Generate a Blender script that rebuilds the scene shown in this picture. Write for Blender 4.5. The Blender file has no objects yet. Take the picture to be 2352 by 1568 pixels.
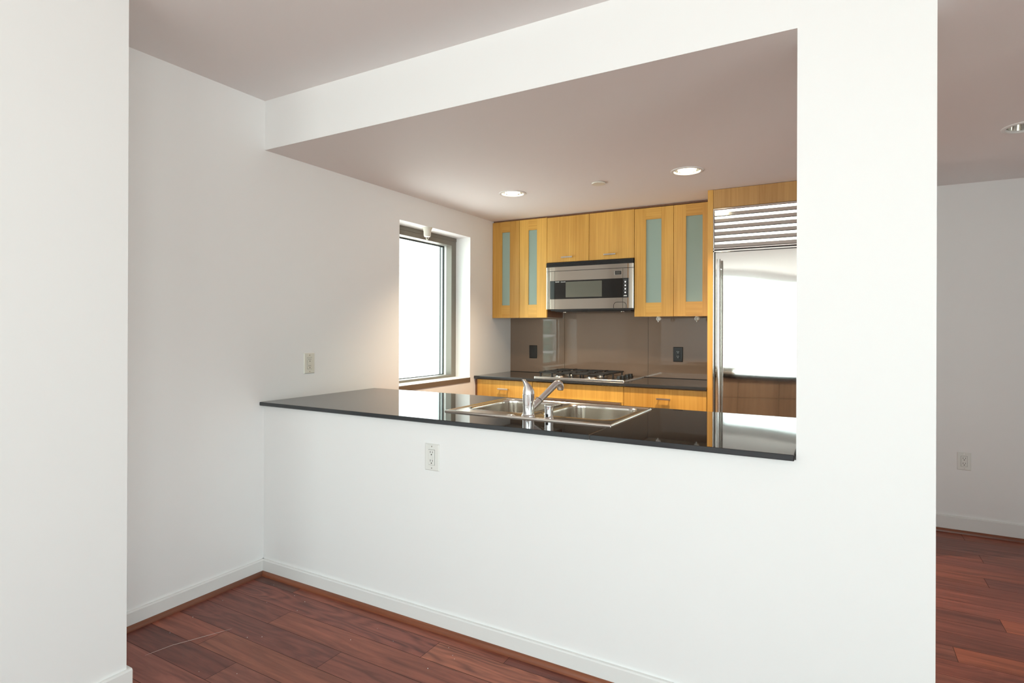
import bpy, bmesh, math, random
from mathutils import Vector, Matrix
random.seed(7)
S = bpy.context.scene
COL = S.collection

# ------------------------------------------------------------------ camera
CAM = Vector((2.72703, -2.06408, 1.33))
F_PX, YAW, PITCH, ROLL = 1324.99, 0.51723, 0.00055, 0.0035
Fw = Vector((-math.sin(YAW)*math.cos(PITCH), math.cos(YAW)*math.cos(PITCH), math.sin(PITCH)))
Rt = Vector((math.cos(YAW), math.sin(YAW), 0.0)); Up = Rt.cross(Fw)
R2 = math.cos(ROLL)*Rt + math.sin(ROLL)*Up
U2 = -math.sin(ROLL)*Rt + math.cos(ROLL)*Up
cam_data = bpy.data.cameras.new('camera'); cam = bpy.data.objects.new('camera', cam_data); COL.objects.link(cam)
cam_data.sensor_fit = 'HORIZONTAL'; cam_data.sensor_width = 36.0
cam_data.lens = F_PX/2352*36.0
cam_data.shift_y = -28.12/2352
cam_data.clip_start = 0.02; cam_data.clip_end = 500
m3 = Matrix((R2, U2, -Fw)).transposed()
cam.matrix_world = Matrix.Translation(CAM) @ m3.to_4x4()
S.camera = cam

# ------------------------------------------------------------------ world and light
SKY = (0.95, 0.985, 0.995)
w = bpy.data.worlds.new('overcast_sky'); S.world = w; w.use_nodes = True
nt = w.node_tree; nt.nodes.clear()
tc = nt.nodes.new('ShaderNodeTexCoord'); sp = nt.nodes.new('ShaderNodeSeparateXYZ')
rp = nt.nodes.new('ShaderNodeValToRGB'); bg = nt.nodes.new('ShaderNodeBackground'); ow = nt.nodes.new('ShaderNodeOutputWorld')
nt.links.new(tc.outputs['Generated'], sp.inputs[0])
mp = nt.nodes.new('ShaderNodeMapRange'); mp.inputs[1].default_value = -1; mp.inputs[2].default_value = 1
nt.links.new(sp.outputs['Z'], mp.inputs[0]); nt.links.new(mp.outputs[0], rp.inputs[0])
e = rp.color_ramp.elements
# bright pale city below the horizon, white haze at it, cooler and dimmer cloud above
e[0].position = 0.36; e[0].color = (0.98, 0.965, 0.95, 1)
e[1].position = 0.50; e[1].color = (SKY[0]*1.06, SKY[1]*1.06, SKY[2]*1.06, 1)
q = rp.color_ramp.elements.new(0.60); q.color = (0.62, 0.715, 0.76, 1)
WORLD_STRENGTH = 8.1
bg.inputs[1].default_value = WORLD_STRENGTH
nt.links.new(rp.outputs[0], bg.inputs[0]); nt.links.new(bg.outputs[0], ow.inputs[0])

S.view_settings.view_transform = 'Standard'; S.view_settings.look = 'None'
S.view_settings.gamma = 1.0; S.view_settings.use_curve_mapping = False
S.view_settings.exposure = 0.0
S.cycles.max_bounces = 16; S.cycles.diffuse_bounces = 10; S.cycles.glossy_bounces = 6
S.cycles.sample_clamp_indirect = 6.0

def portal(name, loc, rot, sx, sy):
    l = bpy.data.lights.new(name, 'AREA'); l.shape = 'RECTANGLE'; l.size = sx; l.size_y = sy
    l.cycles.is_portal = True
    o = bpy.data.objects.new(name, l); o.location = loc; o.rotation_euler = rot; COL.objects.link(o)

H1, H2, D, HC = 2.569, 2.302, 2.71, 0.934     # living ceiling, kitchen ceiling, rear wall plane, counter top
XR, XE = 2.605, 2.970                          # opening edge, end of the half wall
YB, XW = -6.0, 6.3                             # window wall behind the camera, far right wall
NX, NY = 0.458, -0.923                         # corner of the projecting wall on the left
BACK_WINDOWS = [(0.62, 2.35), (2.43, 4.16), (4.24, 5.20)]
BZ0, BZ1 = 0.22, 2.40
ADDED_SIDE_WINDOWS = [(-5.70, -4.25), (-4.15, -1.95)]           # unseen, added in the far right wall to brighten the left walls
WY0, WY1, WZ0, WZ1 = 1.106, 2.010, 0.925, 2.110  # kitchen window opening
portal('window_daylight_portal', (-0.26, (WY0+WY1)/2, (WZ0+WZ1)/2), (0, -math.pi/2, 0), WZ1-WZ0, WY1-WY0)
for a, b in BACK_WINDOWS:
    portal('window_daylight_portal', ((a+b)/2, YB-0.12, (BZ0+BZ1)/2), (math.pi/2, 0, 0), b-a, BZ1-BZ0)

for a, b in ADDED_SIDE_WINDOWS:
    portal('window_daylight_portal', (XW+0.10, (a+b)/2, (BZ0+BZ1)/2), (0, math.pi/2, 0), BZ1-BZ0, b-a)

# ------------------------------------------------------------------ materials
MATS = {}
def new_mat(name):
    m = bpy.data.materials.new(name); m.use_nodes = True
    b = m.node_tree.nodes['Principled BSDF']; MATS[name] = m
    return m, m.node_tree, b
def pm(name, col, rough=0.5, metal=0.0, ior=None, spec=None, emis=None, coat=0.0):
    m, n, b = new_mat(name)
    b.inputs['Base Color'].default_value = (*col, 1); b.inputs['Roughness'].default_value = rough
    b.inputs['Metallic'].default_value = metal
    if ior: b.inputs['IOR'].default_value = ior
    if spec is not None: b.inputs['Specular IOR Level'].default_value = spec
    if coat: b.inputs['Coat Weight'].default_value = coat
    if emis:
        b.inputs['Emission Color'].default_value = (*emis[0], 1); b.inputs['Emission Strength'].default_value = emis[1]
    return m
def node(n, t, **kw):
    x = n.nodes.new(t)
    for k, v in kw.items(): setattr(x, k, v)
    return x
def paint(name, col, rough=0.55):
    m, n, b = new_mat(name)
    b.inputs['Base Color'].default_value = (*col, 1); b.inputs['Roughness'].default_value = rough
    b.inputs['Specular IOR Level'].default_value = 0.3
    g = node(n, 'ShaderNodeNewGeometry'); nz = node(n, 'ShaderNodeTexNoise')
    nz.inputs['Scale'].default_value = 260; nz.inputs['Detail'].default_value = 2
    bp = node(n, 'ShaderNodeBump'); bp.inputs['Strength'].default_value = 0.03; bp.inputs['Distance'].default_value = 0.001
    n.links.new(g.outputs['Position'], nz.inputs['Vector']); n.links.new(nz.outputs[0], bp.inputs['Height'])
    n.links.new(bp.outputs[0], b.inputs['Normal'])
    return m
paint('wall_paint', (0.86, 0.86, 0.86))
paint('ceiling_paint', (0.84, 0.815, 0.81), 0.7)
paint('trim_paint', (0.80, 0.80, 0.79), 0.35)

def wood(name, axis, lo, hi, rough=0.38, scale=(1.0, 1.0), spec=0.5):
    m, n, b = new_mat(name)
    g = node(n, 'ShaderNodeTexCoord'); mpg = node(n, 'ShaderNodeMapping')
    sc = [90*scale[0]]*3; sc[axis] = 1.6*scale[1]
    mpg.inputs['Scale'].default_value = sc
    oi = node(n, 'ShaderNodeObjectInfo')
    nz = node(n, 'ShaderNodeTexNoise'); nz.inputs['Scale'].default_value = 1.0; nz.inputs['Detail'].default_value = 5; nz.inputs['Roughness'].default_value = 0.65
    nz.inputs['Distortion'].default_value = 0.4
    n.links.new(g.outputs['Object'], mpg.inputs['Vector']); n.links.new(mpg.outputs[0], nz.inputs['Vector'])
    mp2 = node(n, 'ShaderNodeMapping'); sc2 = [7.0]*3; sc2[axis] = 0.7; mp2.inputs['Scale'].default_value = sc2
    nz2 = node(n, 'ShaderNodeTexNoise'); nz2.inputs['Scale'].default_value = 1.0; nz2.inputs['Detail'].default_value = 2
    n.links.new(g.outputs['Object'], mp2.inputs['Vector']); n.links.new(mp2.outputs[0], nz2.inputs['Vector'])
    ad = node(n, 'ShaderNodeMath', operation='ADD'); ad.use_clamp = False
    n.links.new(nz.outputs[0], ad.inputs[0]); n.links.new(nz2.outputs[0], ad.inputs[1])
    mr = node(n, 'ShaderNodeMapRange'); mr.inputs[1].default_value = 0.72; mr.inputs[2].default_value = 1.28
    n.links.new(ad.outputs[0], mr.inputs[0])
    mx = node(n, 'ShaderNodeMix', data_type='RGBA'); mx.inputs[6].default_value = (*lo, 1); mx.inputs[7].default_value = (*hi, 1)
    n.links.new(mr.outputs[0], mx.inputs[0])
    mu = node(n, 'ShaderNodeMix', data_type='RGBA', blend_type='MULTIPLY'); mu.inputs[0].default_value = 1
    n.links.new(mx.outputs[2], mu.inputs[6]); n.links.new(oi.outputs['Color'], mu.inputs[7])
    n.links.new(mu.outputs[2], b.inputs['Base Color'])
    b.inputs['Roughness'].default_value = rough; b.inputs['Specular IOR Level'].default_value = spec
    bp = node(n, 'ShaderNodeBump'); bp.inputs['Strength'].default_value = 0.05; bp.inputs['Distance'].default_value = 0.001
    n.links.new(nz.outputs[0], bp.inputs['Height']); n.links.new(bp.outputs[0], b.inputs['Normal'])
    return m
OLO, OHI = (0.52, 0.268, 0.046), (0.74, 0.435, 0.10)
wood('oak_vertical', 2, OLO, OHI)
wood('oak_horizontal', 0, OLO, OHI)
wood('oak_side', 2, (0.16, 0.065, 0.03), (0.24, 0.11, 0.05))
wood('shaded_veneer', 2, (0.23, 0.165, 0.125), (0.33, 0.245, 0.185))  # oak in low light: the shade is put into this darker colour
wood('red_trim_x', 0, (0.15, 0.042, 0.02), (0.27, 0.085, 0.038), 0.35)
wood('red_trim_y', 1, (0.13, 0.040, 0.02), (0.22, 0.075, 0.038), 0.35)

def floor_mat():
    m, n, b = new_mat('jatoba_planks')
    uv = node(n, 'ShaderNodeUVMap', uv_map='grain'); at = node(n, 'ShaderNodeAttribute', attribute_name='tint')
    mpg = node(n, 'ShaderNodeMapping'); mpg.inputs['Scale'].default_value = (2.2, 30, 1)
    n.links.new(uv.outputs[0], mpg.inputs[0])
    nz = node(n, 'ShaderNodeTexNoise'); nz.inputs['Scale'].default_value = 1; nz.inputs['Detail'].default_value = 6; nz.inputs['Roughness'].default_value = 0.62; nz.inputs['Distortion'].default_value = 0.8
    n.links.new(mpg.outputs[0], nz.inputs['Vector'])
    # flowing figure: contour lines of a stretched noise field
    mp2 = node(n, 'ShaderNodeMapping'); mp2.inputs['Scale'].default_value = (1.5, 7, 1)
    n.links.new(uv.outputs[0], mp2.inputs[0])
    n2 = node(n, 'ShaderNodeTexNoise'); n2.inputs['Scale'].default_value = 1; n2.inputs['Detail'].default_value = 1.5
    n.links.new(mp2.outputs[0], n2.inputs['Vector'])
    ml = node(n, 'ShaderNodeMath', operation='MULTIPLY'); ml.inputs[1].default_value = 90
    si = node(n, 'ShaderNodeMath', operation='SINE')
    n.links.new(n2.outputs[0], ml.inputs[0]); n.links.new(ml.outputs[0], si.inputs[0])
    mr = node(n, 'ShaderNodeMapRange'); mr.inputs[1].default_value = -1; mr.inputs[2].default_value = 1; mr.inputs[3].default_value = -0.09; mr.inputs[4].default_value = 0.07
    n.links.new(si.outputs[0], mr.inputs[0])
    fm = node(n, 'ShaderNodeMath', operation='MULTIPLY'); n.links.new(mr.outputs[0], fm.inputs[0]); n.links.new(at.outputs['Alpha'], fm.inputs[1])
    ad = node(n, 'ShaderNodeMath', operation='ADD'); n.links.new(nz.outputs[0], ad.inputs[0]); n.links.new(fm.outputs[0], ad.inputs[1])
    cr = node(n, 'ShaderNodeValToRGB'); ee = cr.color_ramp.elements
    ee[0].position = 0.28; ee[0].color = (0.50, 0.46, 0.46, 1); ee[1].position = 0.72; ee[1].color = (1.25, 1.2, 1.15, 1)
    n.links.new(ad.outputs[0], cr.inputs[0])
    mu = node(n, 'ShaderNodeMix', data_type='RGBA', blend_type='MULTIPLY'); mu.inputs[0].default_value = 1
    n.links.new(at.outputs['Color'], mu.inputs[6]); n.links.new(cr.outputs[0], mu.inputs[7])
    n.links.new(mu.outputs[2], b.inputs['Base Color'])
    b.inputs['Roughness'].default_value = 0.36; b.inputs['Specular IOR Level'].default_value = 0.32
    bp = node(n, 'ShaderNodeBump'); bp.inputs['Strength'].default_value = 0.06; bp.inputs['Distance'].default_value = 0.001
    n.links.new(nz.outputs[0], bp.inputs['Height']); n.links.new(bp.outputs[0], b.inputs['Normal'])
floor_mat()
pm('seam_dark', (0.03, 0.015, 0.012), 0.8)
pm('black_stone', (0.018, 0.0165, 0.016), 0.025, ior=1.33)
pm('stone_edge_reflection', (0.036, 0.040, 0.044), 0.10, ior=1.5)  # lighter than the top: the edge's reflection is put into the colour
pm('stone_joint', (0.16, 0.13, 0.11), 0.5)
pm('back_painted_glass', (0.215, 0.152, 0.112), 0.02, ior=1.52)
pm('black_plastic', (0.012, 0.012, 0.012), 0.28)
pm('black_glass', (0.010, 0.009, 0.008), 0.12)
pm('dark_gap', (0.01, 0.01, 0.01), 0.7)
pm('cast_iron', (0.014, 0.014, 0.015), 0.42)
pm('mw_window', (0.12, 0.12, 0.095), 0.2)
pm('mw_left_glass', (0.05, 0.065, 0.065), 0.08)
pm('white_plastic', (0.78, 0.78, 0.75), 0.32)
pm('cream_plastic', (0.74, 0.72, 0.64), 0.32)
pm('slot_dark', (0.06, 0.055, 0.045), 0.6)
pm('grey_lettering', (0.62, 0.64, 0.62), 0.4)
pm('button_white_glow', (0.9, 0.9, 0.9), 0.3, emis=((1, 1, 1), 0.6))  # buttons are no lamps; a faint glow is added to their white
pm('chrome', (0.86, 0.86, 0.86), 0.03, metal=1)
pm('brushed_nickel', (0.62, 0.59, 0.55), 0.25, metal=1)
pm('polished_steel', (0.74, 0.73, 0.70), 0.10, metal=1)
pm('bronze_frame', (0.20, 0.18, 0.15), 0.45, metal=0.2)
pm('frame_light', (0.62, 0.64, 0.60), 0.4)
pm('gasket', (0.03, 0.035, 0.035), 0.5)
pm('sill_metal', (0.78, 0.80, 0.78), 0.35)
pm('sill_brown', (0.17, 0.125, 0.09), 0.5)
pm('frosted_glass', (0.30, 0.40, 0.345), 0.13, ior=1.5)
pm('strand_pale', (0.55, 0.42, 0.38), 0.5)
pm('bulb_glow', (1, 1, 1), 0.5, emis=((1.0, 0.86, 0.60), 9))
pm('facade_white', (0.88, 0.88, 0.87), 0.6)
pm('facade_glass', (0.24, 0.40, 0.355), 0.3)
pm('facade_grey', (0.35, 0.36, 0.34), 0.6)
pm('under_cabinet_white', (0.62, 0.60, 0.55), 0.5)
def steel(name, col, rough, wave=0.0, wscale=(0.7, 0.7, 2.2), brush=None):
    m, n, b = new_mat(name)
    b.inputs['Base Color'].default_value = (*col, 1); b.inputs['Metallic'].default_value = 1; b.inputs['Roughness'].default_value = rough
    g = node(n, 'ShaderNodeNewGeometry'); mpg = node(n, 'ShaderNodeMapping')
    mpg.inputs['Scale'].default_value = wscale
    nz = node(n, 'ShaderNodeTexNoise'); nz.inputs['Scale'].default_value = 1; nz.inputs['Detail'].default_value = 0.6
    n.links.new(g.outputs['Position'], mpg.inputs[0]); n.links.new(mpg.outputs[0], nz.inputs['Vector'])
    bp = node(n, 'ShaderNodeBump'); bp.inputs['Strength'].default_value = 1.0; bp.inputs['Distance'].default_value = wave
    n.links.new(nz.outputs[0], bp.inputs['Height'])
    last = bp
    if brush is not None:
        m2 = node(n, 'ShaderNodeMapping'); sc = [500.0]*3; sc[brush] = 4.0; m2.inputs['Scale'].default_value = sc
        z2 = node(n, 'ShaderNodeTexNoise'); z2.inputs['Scale'].default_value = 1; z2.inputs['Detail'].default_value = 2
        n.links.new(g.outputs['Position'], m2.inputs[0]); n.links.new(m2.outputs[0], z2.inputs['Vector'])
        b2 = node(n, 'ShaderNodeBump'); b2.inputs['Strength'].default_value = 0.2; b2.inputs['Distance'].default_value = 0.0004
        n.links.new(z2.outputs[0], b2.inputs['Height']); n.links.new(bp.outputs[0], b2.inputs['Normal']); last = b2
    n.links.new(last.outputs[0], b.inputs['Normal'])
    return m
steel('fridge_steel', (0.66, 0.65, 0.62), 0.05, 0.012)
steel('steel', (0.66, 0.63, 0.59), 0.16, 0.0004, brush=0)
steel('appliance_steel', (0.52, 0.47, 0.405), 0.15, 0.0006, brush=0)
steel('sink_steel', (0.66, 0.62, 0.57), 0.15, 0.0006, brush=0)
def window_glass():
    m, n, b = new_mat('clear_glass'); n.nodes.remove(b)
    out = n.nodes['Material Output']
    tr = node(n, 'ShaderNodeBsdfTransparent'); tr.inputs[0].default_value = (0.93, 0.97, 0.95, 1)
    gl = node(n, 'ShaderNodeBsdfGlossy'); gl.inputs['Roughness'].default_value = 0.0
    fr = node(n, 'ShaderNodeFresnel'); fr.inputs[0].default_value = 1.45
    mx = node(n, 'ShaderNodeMixShader')
    ge = node(n, 'ShaderNodeNewGeometry'); mi = node(n, 'ShaderNodeMix', data_type='FLOAT')
    mi.inputs[2].default_value = 1.45; mi.inputs[3].default_value = 1/1.45      # the same glass seen from either face
    n.links.new(ge.outputs['Backfacing'], mi.inputs[0]); n.links.new(mi.outputs[0], fr.inputs[0])
    n.links.new(fr.outputs[0], mx.inputs[0]); n.links.new(tr.outputs[0], mx.inputs[1]); n.links.new(gl.outputs[0], mx.inputs[2])
    n.links.new(mx.outputs[0], out.inputs[0])
window_glass()

# ------------------------------------------------------------------ mesh helpers
class MB:
    """collects shapes; build() links them as one mesh object"""
    def __init__(s): s.bm = bmesh.new(); s.mi = 0
    def _tag(s, fs, mi):
        for f in fs: f.material_index = s.mi if mi is None else mi
    def box(s, x0, x1, y0, y1, z0, z1, bev=0.0, seg=2, mi=None):
        r = bmesh.ops.create_cube(s.bm, size=1.0); vs = r['verts']
        for v in vs:
            v.co = Vector(((x0+x1)/2+v.co.x*(x1-x0), (y0+y1)/2+v.co.y*(y1-y0), (z0+z1)/2+v.co.z*(z1-z0)))
        fs = {f for v in vs for f in v.link_faces}
        s._tag(fs, mi)
        if bev > 0:
            es = list({ee for v in vs for ee in v.link_edges})
            r = bmesh.ops.bevel(s.bm, geom=es, offset=bev, segments=seg, affect='EDGES', profile=0.5)
            s._tag(r['faces'], mi)
        return s
    def quad(s, pts, mi=None):
        f = s.bm.faces.new([s.bm.verts.new(p) for p in pts]); s._tag([f], mi); return f
    def loops(s, L, cap0=False, cap1=False, closed=True, mi=None):
        V = [[s.bm.verts.new(p) for p in l] for l in L]; fs = []
        for a, b in zip(V, V[1:]):
            n = len(a)
            for i in range(n if closed else n-1):
                j = (i+1) % n
                fs.append(s.bm.faces.new((a[i], a[j], b[j], b[i])))
        if cap0: fs.append(s.bm.faces.new(list(reversed(V[0]))))
        if cap1: fs.append(s.bm.faces.new(V[-1]))
        s._tag(fs, mi); return s
    def lathe(s, c, prof, axis=(0, 0, 1), n=32, cap0=True, cap1=True, mi=None):
        a = Vector(axis).normalized()
        t = Vector((1, 0, 0)) if abs(a.x) < 0.9 else Vector((0, 1, 0))
        u = a.cross(t).normalized(); v = a.cross(u)
        L = []
        for r, h in prof:
            L.append([Vector(c)+a*h+(u*math.cos(2*math.pi*i/n)+v*math.sin(2*math.pi*i/n))*max(r, 1e-5) for i in range(n)])
        return s.loops(L, cap0, cap1, mi=mi)
    def tube(s, pts, rad, n=12, mi=None, flat=1.0):
        pts = [Vector(p) for p in pts]
        if not hasattr(rad, '__len__'): rad = [rad]*len(pts)
        up = Vector((0, 0, 1)); L = []
        for i, p in enumerate(pts):
            d = (pts[min(i+1, len(pts)-1)]-pts[max(i-1, 0)]).normalized()
            uu = up if abs(d.dot(up)) < 0.95 else Vector((0, 1, 0))
            a = d.cross(uu).normalized(); b = a.cross(d).normalized()
            L.append([p+(a*math.cos(2*math.pi*k/n)+b*math.sin(2*math.pi*k/n)*flat)*rad[i] for k in range(n)])
        return s.loops(L, True, True, mi=mi)
    def build(s, name, mats, parent=None, smooth=None, off=None, tint=None):
        bm = s.bm
        bmesh.ops.recalc_face_normals(bm, faces=bm.faces[:])
        if name == 'slab':                 # front edge with reflected light put into its colour, polished top
            for f in bm.faces:
                if f.normal.y < -0.5 and f.calc_area() > 0.001: f.material_index = 1
        if off is None and parent is not None:
            off = Vector((0, 0, 0)); q = parent
            while q is not None: off += q.location; q = q.parent
        if off is not None:
            for v in bm.verts: v.co -= Vector(off)
        me = bpy.data.meshes.new(name); bm.to_mesh(me); bm.free()
        if isinstance(mats, str): mats = [mats]
        for m in mats: me.materials.append(MATS[m])
        if smooth is not None:
            for p in me.polygons: p.use_smooth = True
            me.set_sharp_from_angle(angle=math.radians(smooth))
        o = bpy.data.objects.new(name, me); COL.objects.link(o)
        if parent is not None: o.parent = parent
        if smooth is not None:
            wn = o.modifiers.new('weighted_normals', 'WEIGHTED_NORMAL'); wn.keep_sharp = True; wn.weight = 80
        if tint: o.color = (*tint, 1)
        return o
def tag(o, label, cat, group=None, kind=None):
    o['label'] = label; o['category'] = cat
    if group: o['group'] = group
    if kind: o['kind'] = kind
    return o
def thing(name, loc, label, cat, group=None):
    o = bpy.data.objects.new(name, None); o.empty_display_size = 0.1; o.location = loc; COL.objects.link(o)
    return tag(o, label, cat, group)
def struct(o):
    o['kind'] = 'structure'; return o
def rrect(cx, cy, hx, hy, r, z, k=6, m=6):
    pts = []
    cs = [(cx+hx-r, cy+hy-r, 0), (cx-hx+r, cy+hy-r, 90), (cx-hx+r, cy-hy+r, 180), (cx+hx-r, cy-hy+r, 270)]
    for i, (x, y, a) in enumerate(cs):
        arc = [(x+r*math.cos(math.radians(a+90*t/k)), y+r*math.sin(math.radians(a+90*t/k))) for t in range(k+1)]
        pts += arc
        nx, ny, na = cs[(i+1) % 4]
        q = (nx+r*math.cos(math.radians(na)), ny+r*math.sin(math.radians(na)))
        for t in range(1, m):
            f = t/m; pts.append((arc[-1][0]*(1-f)+q[0]*f, arc[-1][1]*(1-f)+q[1]*f))
    return [(x, y, z) for x, y in pts]

# ------------------------------------------------------------------ floor
def build_floor():
    bm = bmesh.new(); uvl = bm.loops.layers.uv.new('grain'); cl = bm.loops.layers.float_color.new('tint')
    rnd = random.Random(11)
    P, GAP = 0.1315, 0.0009
    known = {0: [-0.9, 0.328, 1.564, 2.8], -1: [-0.02, 1.25, 2.45], -2: [-0.7, 0.483, 1.75, 2.9], -3: [-0.25, 0.944, 2.2],
             -4: [-0.8, 0.380, 1.62, 2.6], -5: [-0.55, 0.638, 1.9], -6: [-0.3, 1.15, 2.3],
             20: [2.2, 3.42, 4.6], 17: [2.3, 3.447, 4.5], 14: [2.2, 3.403, 4.7], 10: [2.1, 3.37, 4.6],
             19: [1.8, 4.3], 18: [1.9, 4.2], 16: [1.7, 4.1], 15: [1.9, 4.4], 13: [1.8, 4.3], 12: [1.7, 4.0], 11: [1.9, 4.2], 9: [1.8, 4.1]}
    tints = {(0, 0): (0.13, 0.075, 0.062), (-1, 1): (0.30, 0.135, 0.085), (-2, 1): (0.25, 0.105, 0.070), (-2, 2): (0.185, 0.080, 0.062),
             (-3, 1): (0.21, 0.090, 0.066), (-3, 2): (0.29, 0.105, 0.060), (-4, 1): (0.23, 0.105, 0.070), (-4, 2): (0.30, 0.150, 0.095),
             (-5, 1): (0.22, 0.105, 0.080), (-5, 2): (0.17, 0.068, 0.055), (-6, 1): (0.24, 0.090, 0.055),
             (17, 2): (0.13, 0.085, 0.075), (20, 2): (0.16, 0.11, 0.10), (10, 2): (0.17, 0.10, 0.085)}
    y0 = -0.08
    kmin = math.ceil((YB-0.2-y0)/P); kmax = int((D-y0)/P)+1
    for k in range(kmin-1, kmax+1):
        a, b = y0+(k-1)*P, y0+k*P          # row k lies below seam k; row 0+1 sits against the half wall
        row = k-1+0
        ya, yb = y0+row*P, y0+(row+1)*P
        if row in known: js = list(known[row])
        else: js = [-1.2+rnd.random()]
        while js[0] > -0.6: js.insert(0, js[0]-rnd.uniform(0.9, 1.7))
        while js[-1] < XW+0.3: js.append(js[-1]+rnd.uniform(0.9, 1.8))
        for i, (x0, x1) in enumerate(zip(js, js[1:])):
            idx = i
            if row in known:
                kx = known[row]; idx = sum(1 for q in kx if q <= x0+1e-6)-1
            if (row, idx) in tints: t = tints[(row, idx)]
            else:
                base = rnd.choice([(0.24, 0.098, 0.066), (0.20, 0.082, 0.062), (0.27, 0.108, 0.066), (0.215, 0.10, 0.078), (0.175, 0.075, 0.06)])
                f = rnd.uniform(0.88, 1.12); t = tuple(c*f for c in base)
            fig = rnd.choice([0.0, 0.1, 0.3, 0.6])
            if (row, idx) == (-1, 0) or (row, idx) == (-1, 1): fig = 1.3
            ou, ov = rnd.uniform(0, 60), rnd.uniform(0, 60)
            c = [(x0+GAP, ya+GAP), (x1-GAP, ya+GAP), (x1-GAP, yb-GAP), (x0+GAP, yb-GAP)]
            f = bm.faces.new([bm.verts.new((p[0], p[1], 0)) for p in c])
            for lp, p in zip(f.loops, c):
                lp[uvl].uv = (p[0]-x0+ou, p[1]-ya+ov); lp[cl] = (t[0]*1.22, t[1]*0.93, t[2]*0.89, fig)
    f = bm.faces.new([bm.verts.new(p) for p in ((-0.4, YB-0.3, -0.0025), (XW+0.3, YB-0.3, -0.0025), (XW+0.3, D+0.1, -0.0025), (-0.4, D+0.1, -0.0025))])
    f.material_index = 1
    me = bpy.data.meshes.new('floor'); bm.to_mesh(me); bm.free()
    me.materials.append(MATS['jatoba_planks']); me.materials.append(MATS['seam_dark'])
    o = bpy.data.objects.new('floor', me); COL.objects.link(o); struct(o)
build_floor()

# ------------------------------------------------------------------ walls, ceilings
T = 0.12
m = MB()   # left wall with the kitchen window opening
X0 = -0.30
for b_ in ((NY, WY0, -0.05, 2.75), (WY1, D+0.15, -0.05, 2.75)):
    m.box(X0, 0, b_[0], b_[1], b_[2], b_[3])
m.box(X0, 0, WY0, WY1, -0.05, WZ0-0.041); m.box(X0, 0, WY0, WY1, WZ1, 2.75)
struct(m.build('wall_left', 'wall_paint'))
m = MB(); m.box(-0.30, NX, YB, NY, -0.05, 2.75)
struct(m.build('wall_near_left', 'wall_paint'))
m = MB()   # half wall with the pass-through, header above
m.box(0, XR, 0, T, -0.02, HC-0.0205)
m.box(XR, XE, 0, T, -0.02, H2+0.0005)
m.box(0, XW, 0, T, H2+0.0005, 2.75)
bmesh.ops.remove_doubles(m.bm, verts=m.bm.verts[:], dist=1e-5)
struct(m.build('wall_front', 'wall_paint'))
m = MB(); m.box(-0.3, XW+0.2, D, D+0.15, -0.05, 2.75); struct(m.build('wall_far', 'wall_paint'))
m = MB()
for a, b in ((YB-0.25, ADDED_SIDE_WINDOWS[0][0]), (ADDED_SIDE_WINDOWS[0][1], ADDED_SIDE_WINDOWS[1][0]), (ADDED_SIDE_WINDOWS[1][1], D)): m.box(XW, XW+0.15, a, b, -0.05, 2.75)
for a, b in ADDED_SIDE_WINDOWS: m.box(XW, XW+0.15, a, b, -0.05, BZ0); m.box(XW, XW+0.15, a, b, BZ1, 2.75)
struct(m.build('wall_right', 'wall_paint'))
m = MB(); m.box(2.905, 2.97, 2.03, D, 0, H2); struct(m.build('wall_side', 'wall_paint'))
m = MB()   # window wall behind the camera
m.box(NX-0.3, BACK_WINDOWS[0][0], YB-0.25, YB, -0.05, 2.75)
for (a, b), (c, d) in zip(BACK_WINDOWS, BACK_WINDOWS[1:]): m.box(b, c, YB-0.25, YB, -0.05, 2.75)
m.box(BACK_WINDOWS[-1][1], XW, YB-0.25, YB, -0.05, 2.75)
for a, b in BACK_WINDOWS:
    m.box(a, b, YB-0.25, YB, -0.05, BZ0); m.box(a, b, YB-0.25, YB, BZ1, 2.75)
struct(m.build('wall_window', 'wall_paint'))
m = MB(); m.box(-0.3, XW+0.15, YB-0.25, T, H1, H1+0.12); struct(m.build('ceiling', 'ceiling_paint'))
# kitchen and hall ceiling with round cut-outs for the recessed lamps
LAMPS = [(0.690, 1.518), (1.912, 1.524), (3.495, 1.520)]
m = MB(); ly0, ly1, hw = 1.37, 1.67, 0.15
m.quad([(0, 0, H2), (XW, 0, H2), (XW, ly0, H2), (0, ly0, H2)]); m.quad([(0, ly1, H2), (XW, ly1, H2), (XW, D, H2), (0, D, H2)])
xs = [0]
for x, y in LAMPS: xs += [x-hw, x+hw]
xs.append(XW)
for i in range(0, len(xs), 2): m.quad([(xs[i], ly0, H2), (xs[i+1], ly0, H2), (xs[i+1], ly1, H2), (xs[i], ly1, H2)])
for x, y in LAMPS:
    n = 48; sq = []; ci = []
    for i in range(n):
        a = 2*math.pi*i/n; c, s_ = math.cos(a), math.sin(a); q = 1/max(abs(c), abs(s_))
        sq.append((x+hw*c*q, 1.52+0.15*s_*q, H2)); ci.append((x+0.080*c, y+0.080*s_, H2))
    m.loops([sq, ci])
o = struct(m.build('ceiling_kitchen', 'ceiling_paint'))
m = MB(); m.box(-0.3, XW+0.15, T, D+0.15, H1+0.02, H1+0.14); struct(m.build('ceiling_slab_added', 'ceiling_paint'))  # unseen slab, added to block sky light from above

m = MB(); m.box(3.86, 3.98, T, D, 0, H2); m.box(3.86, XW, 0, T, -0.02, H2); struct(m.build('wall_hall_added', 'wall_paint'))  # unseen wall, added and moved inward to darken the hall
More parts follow.
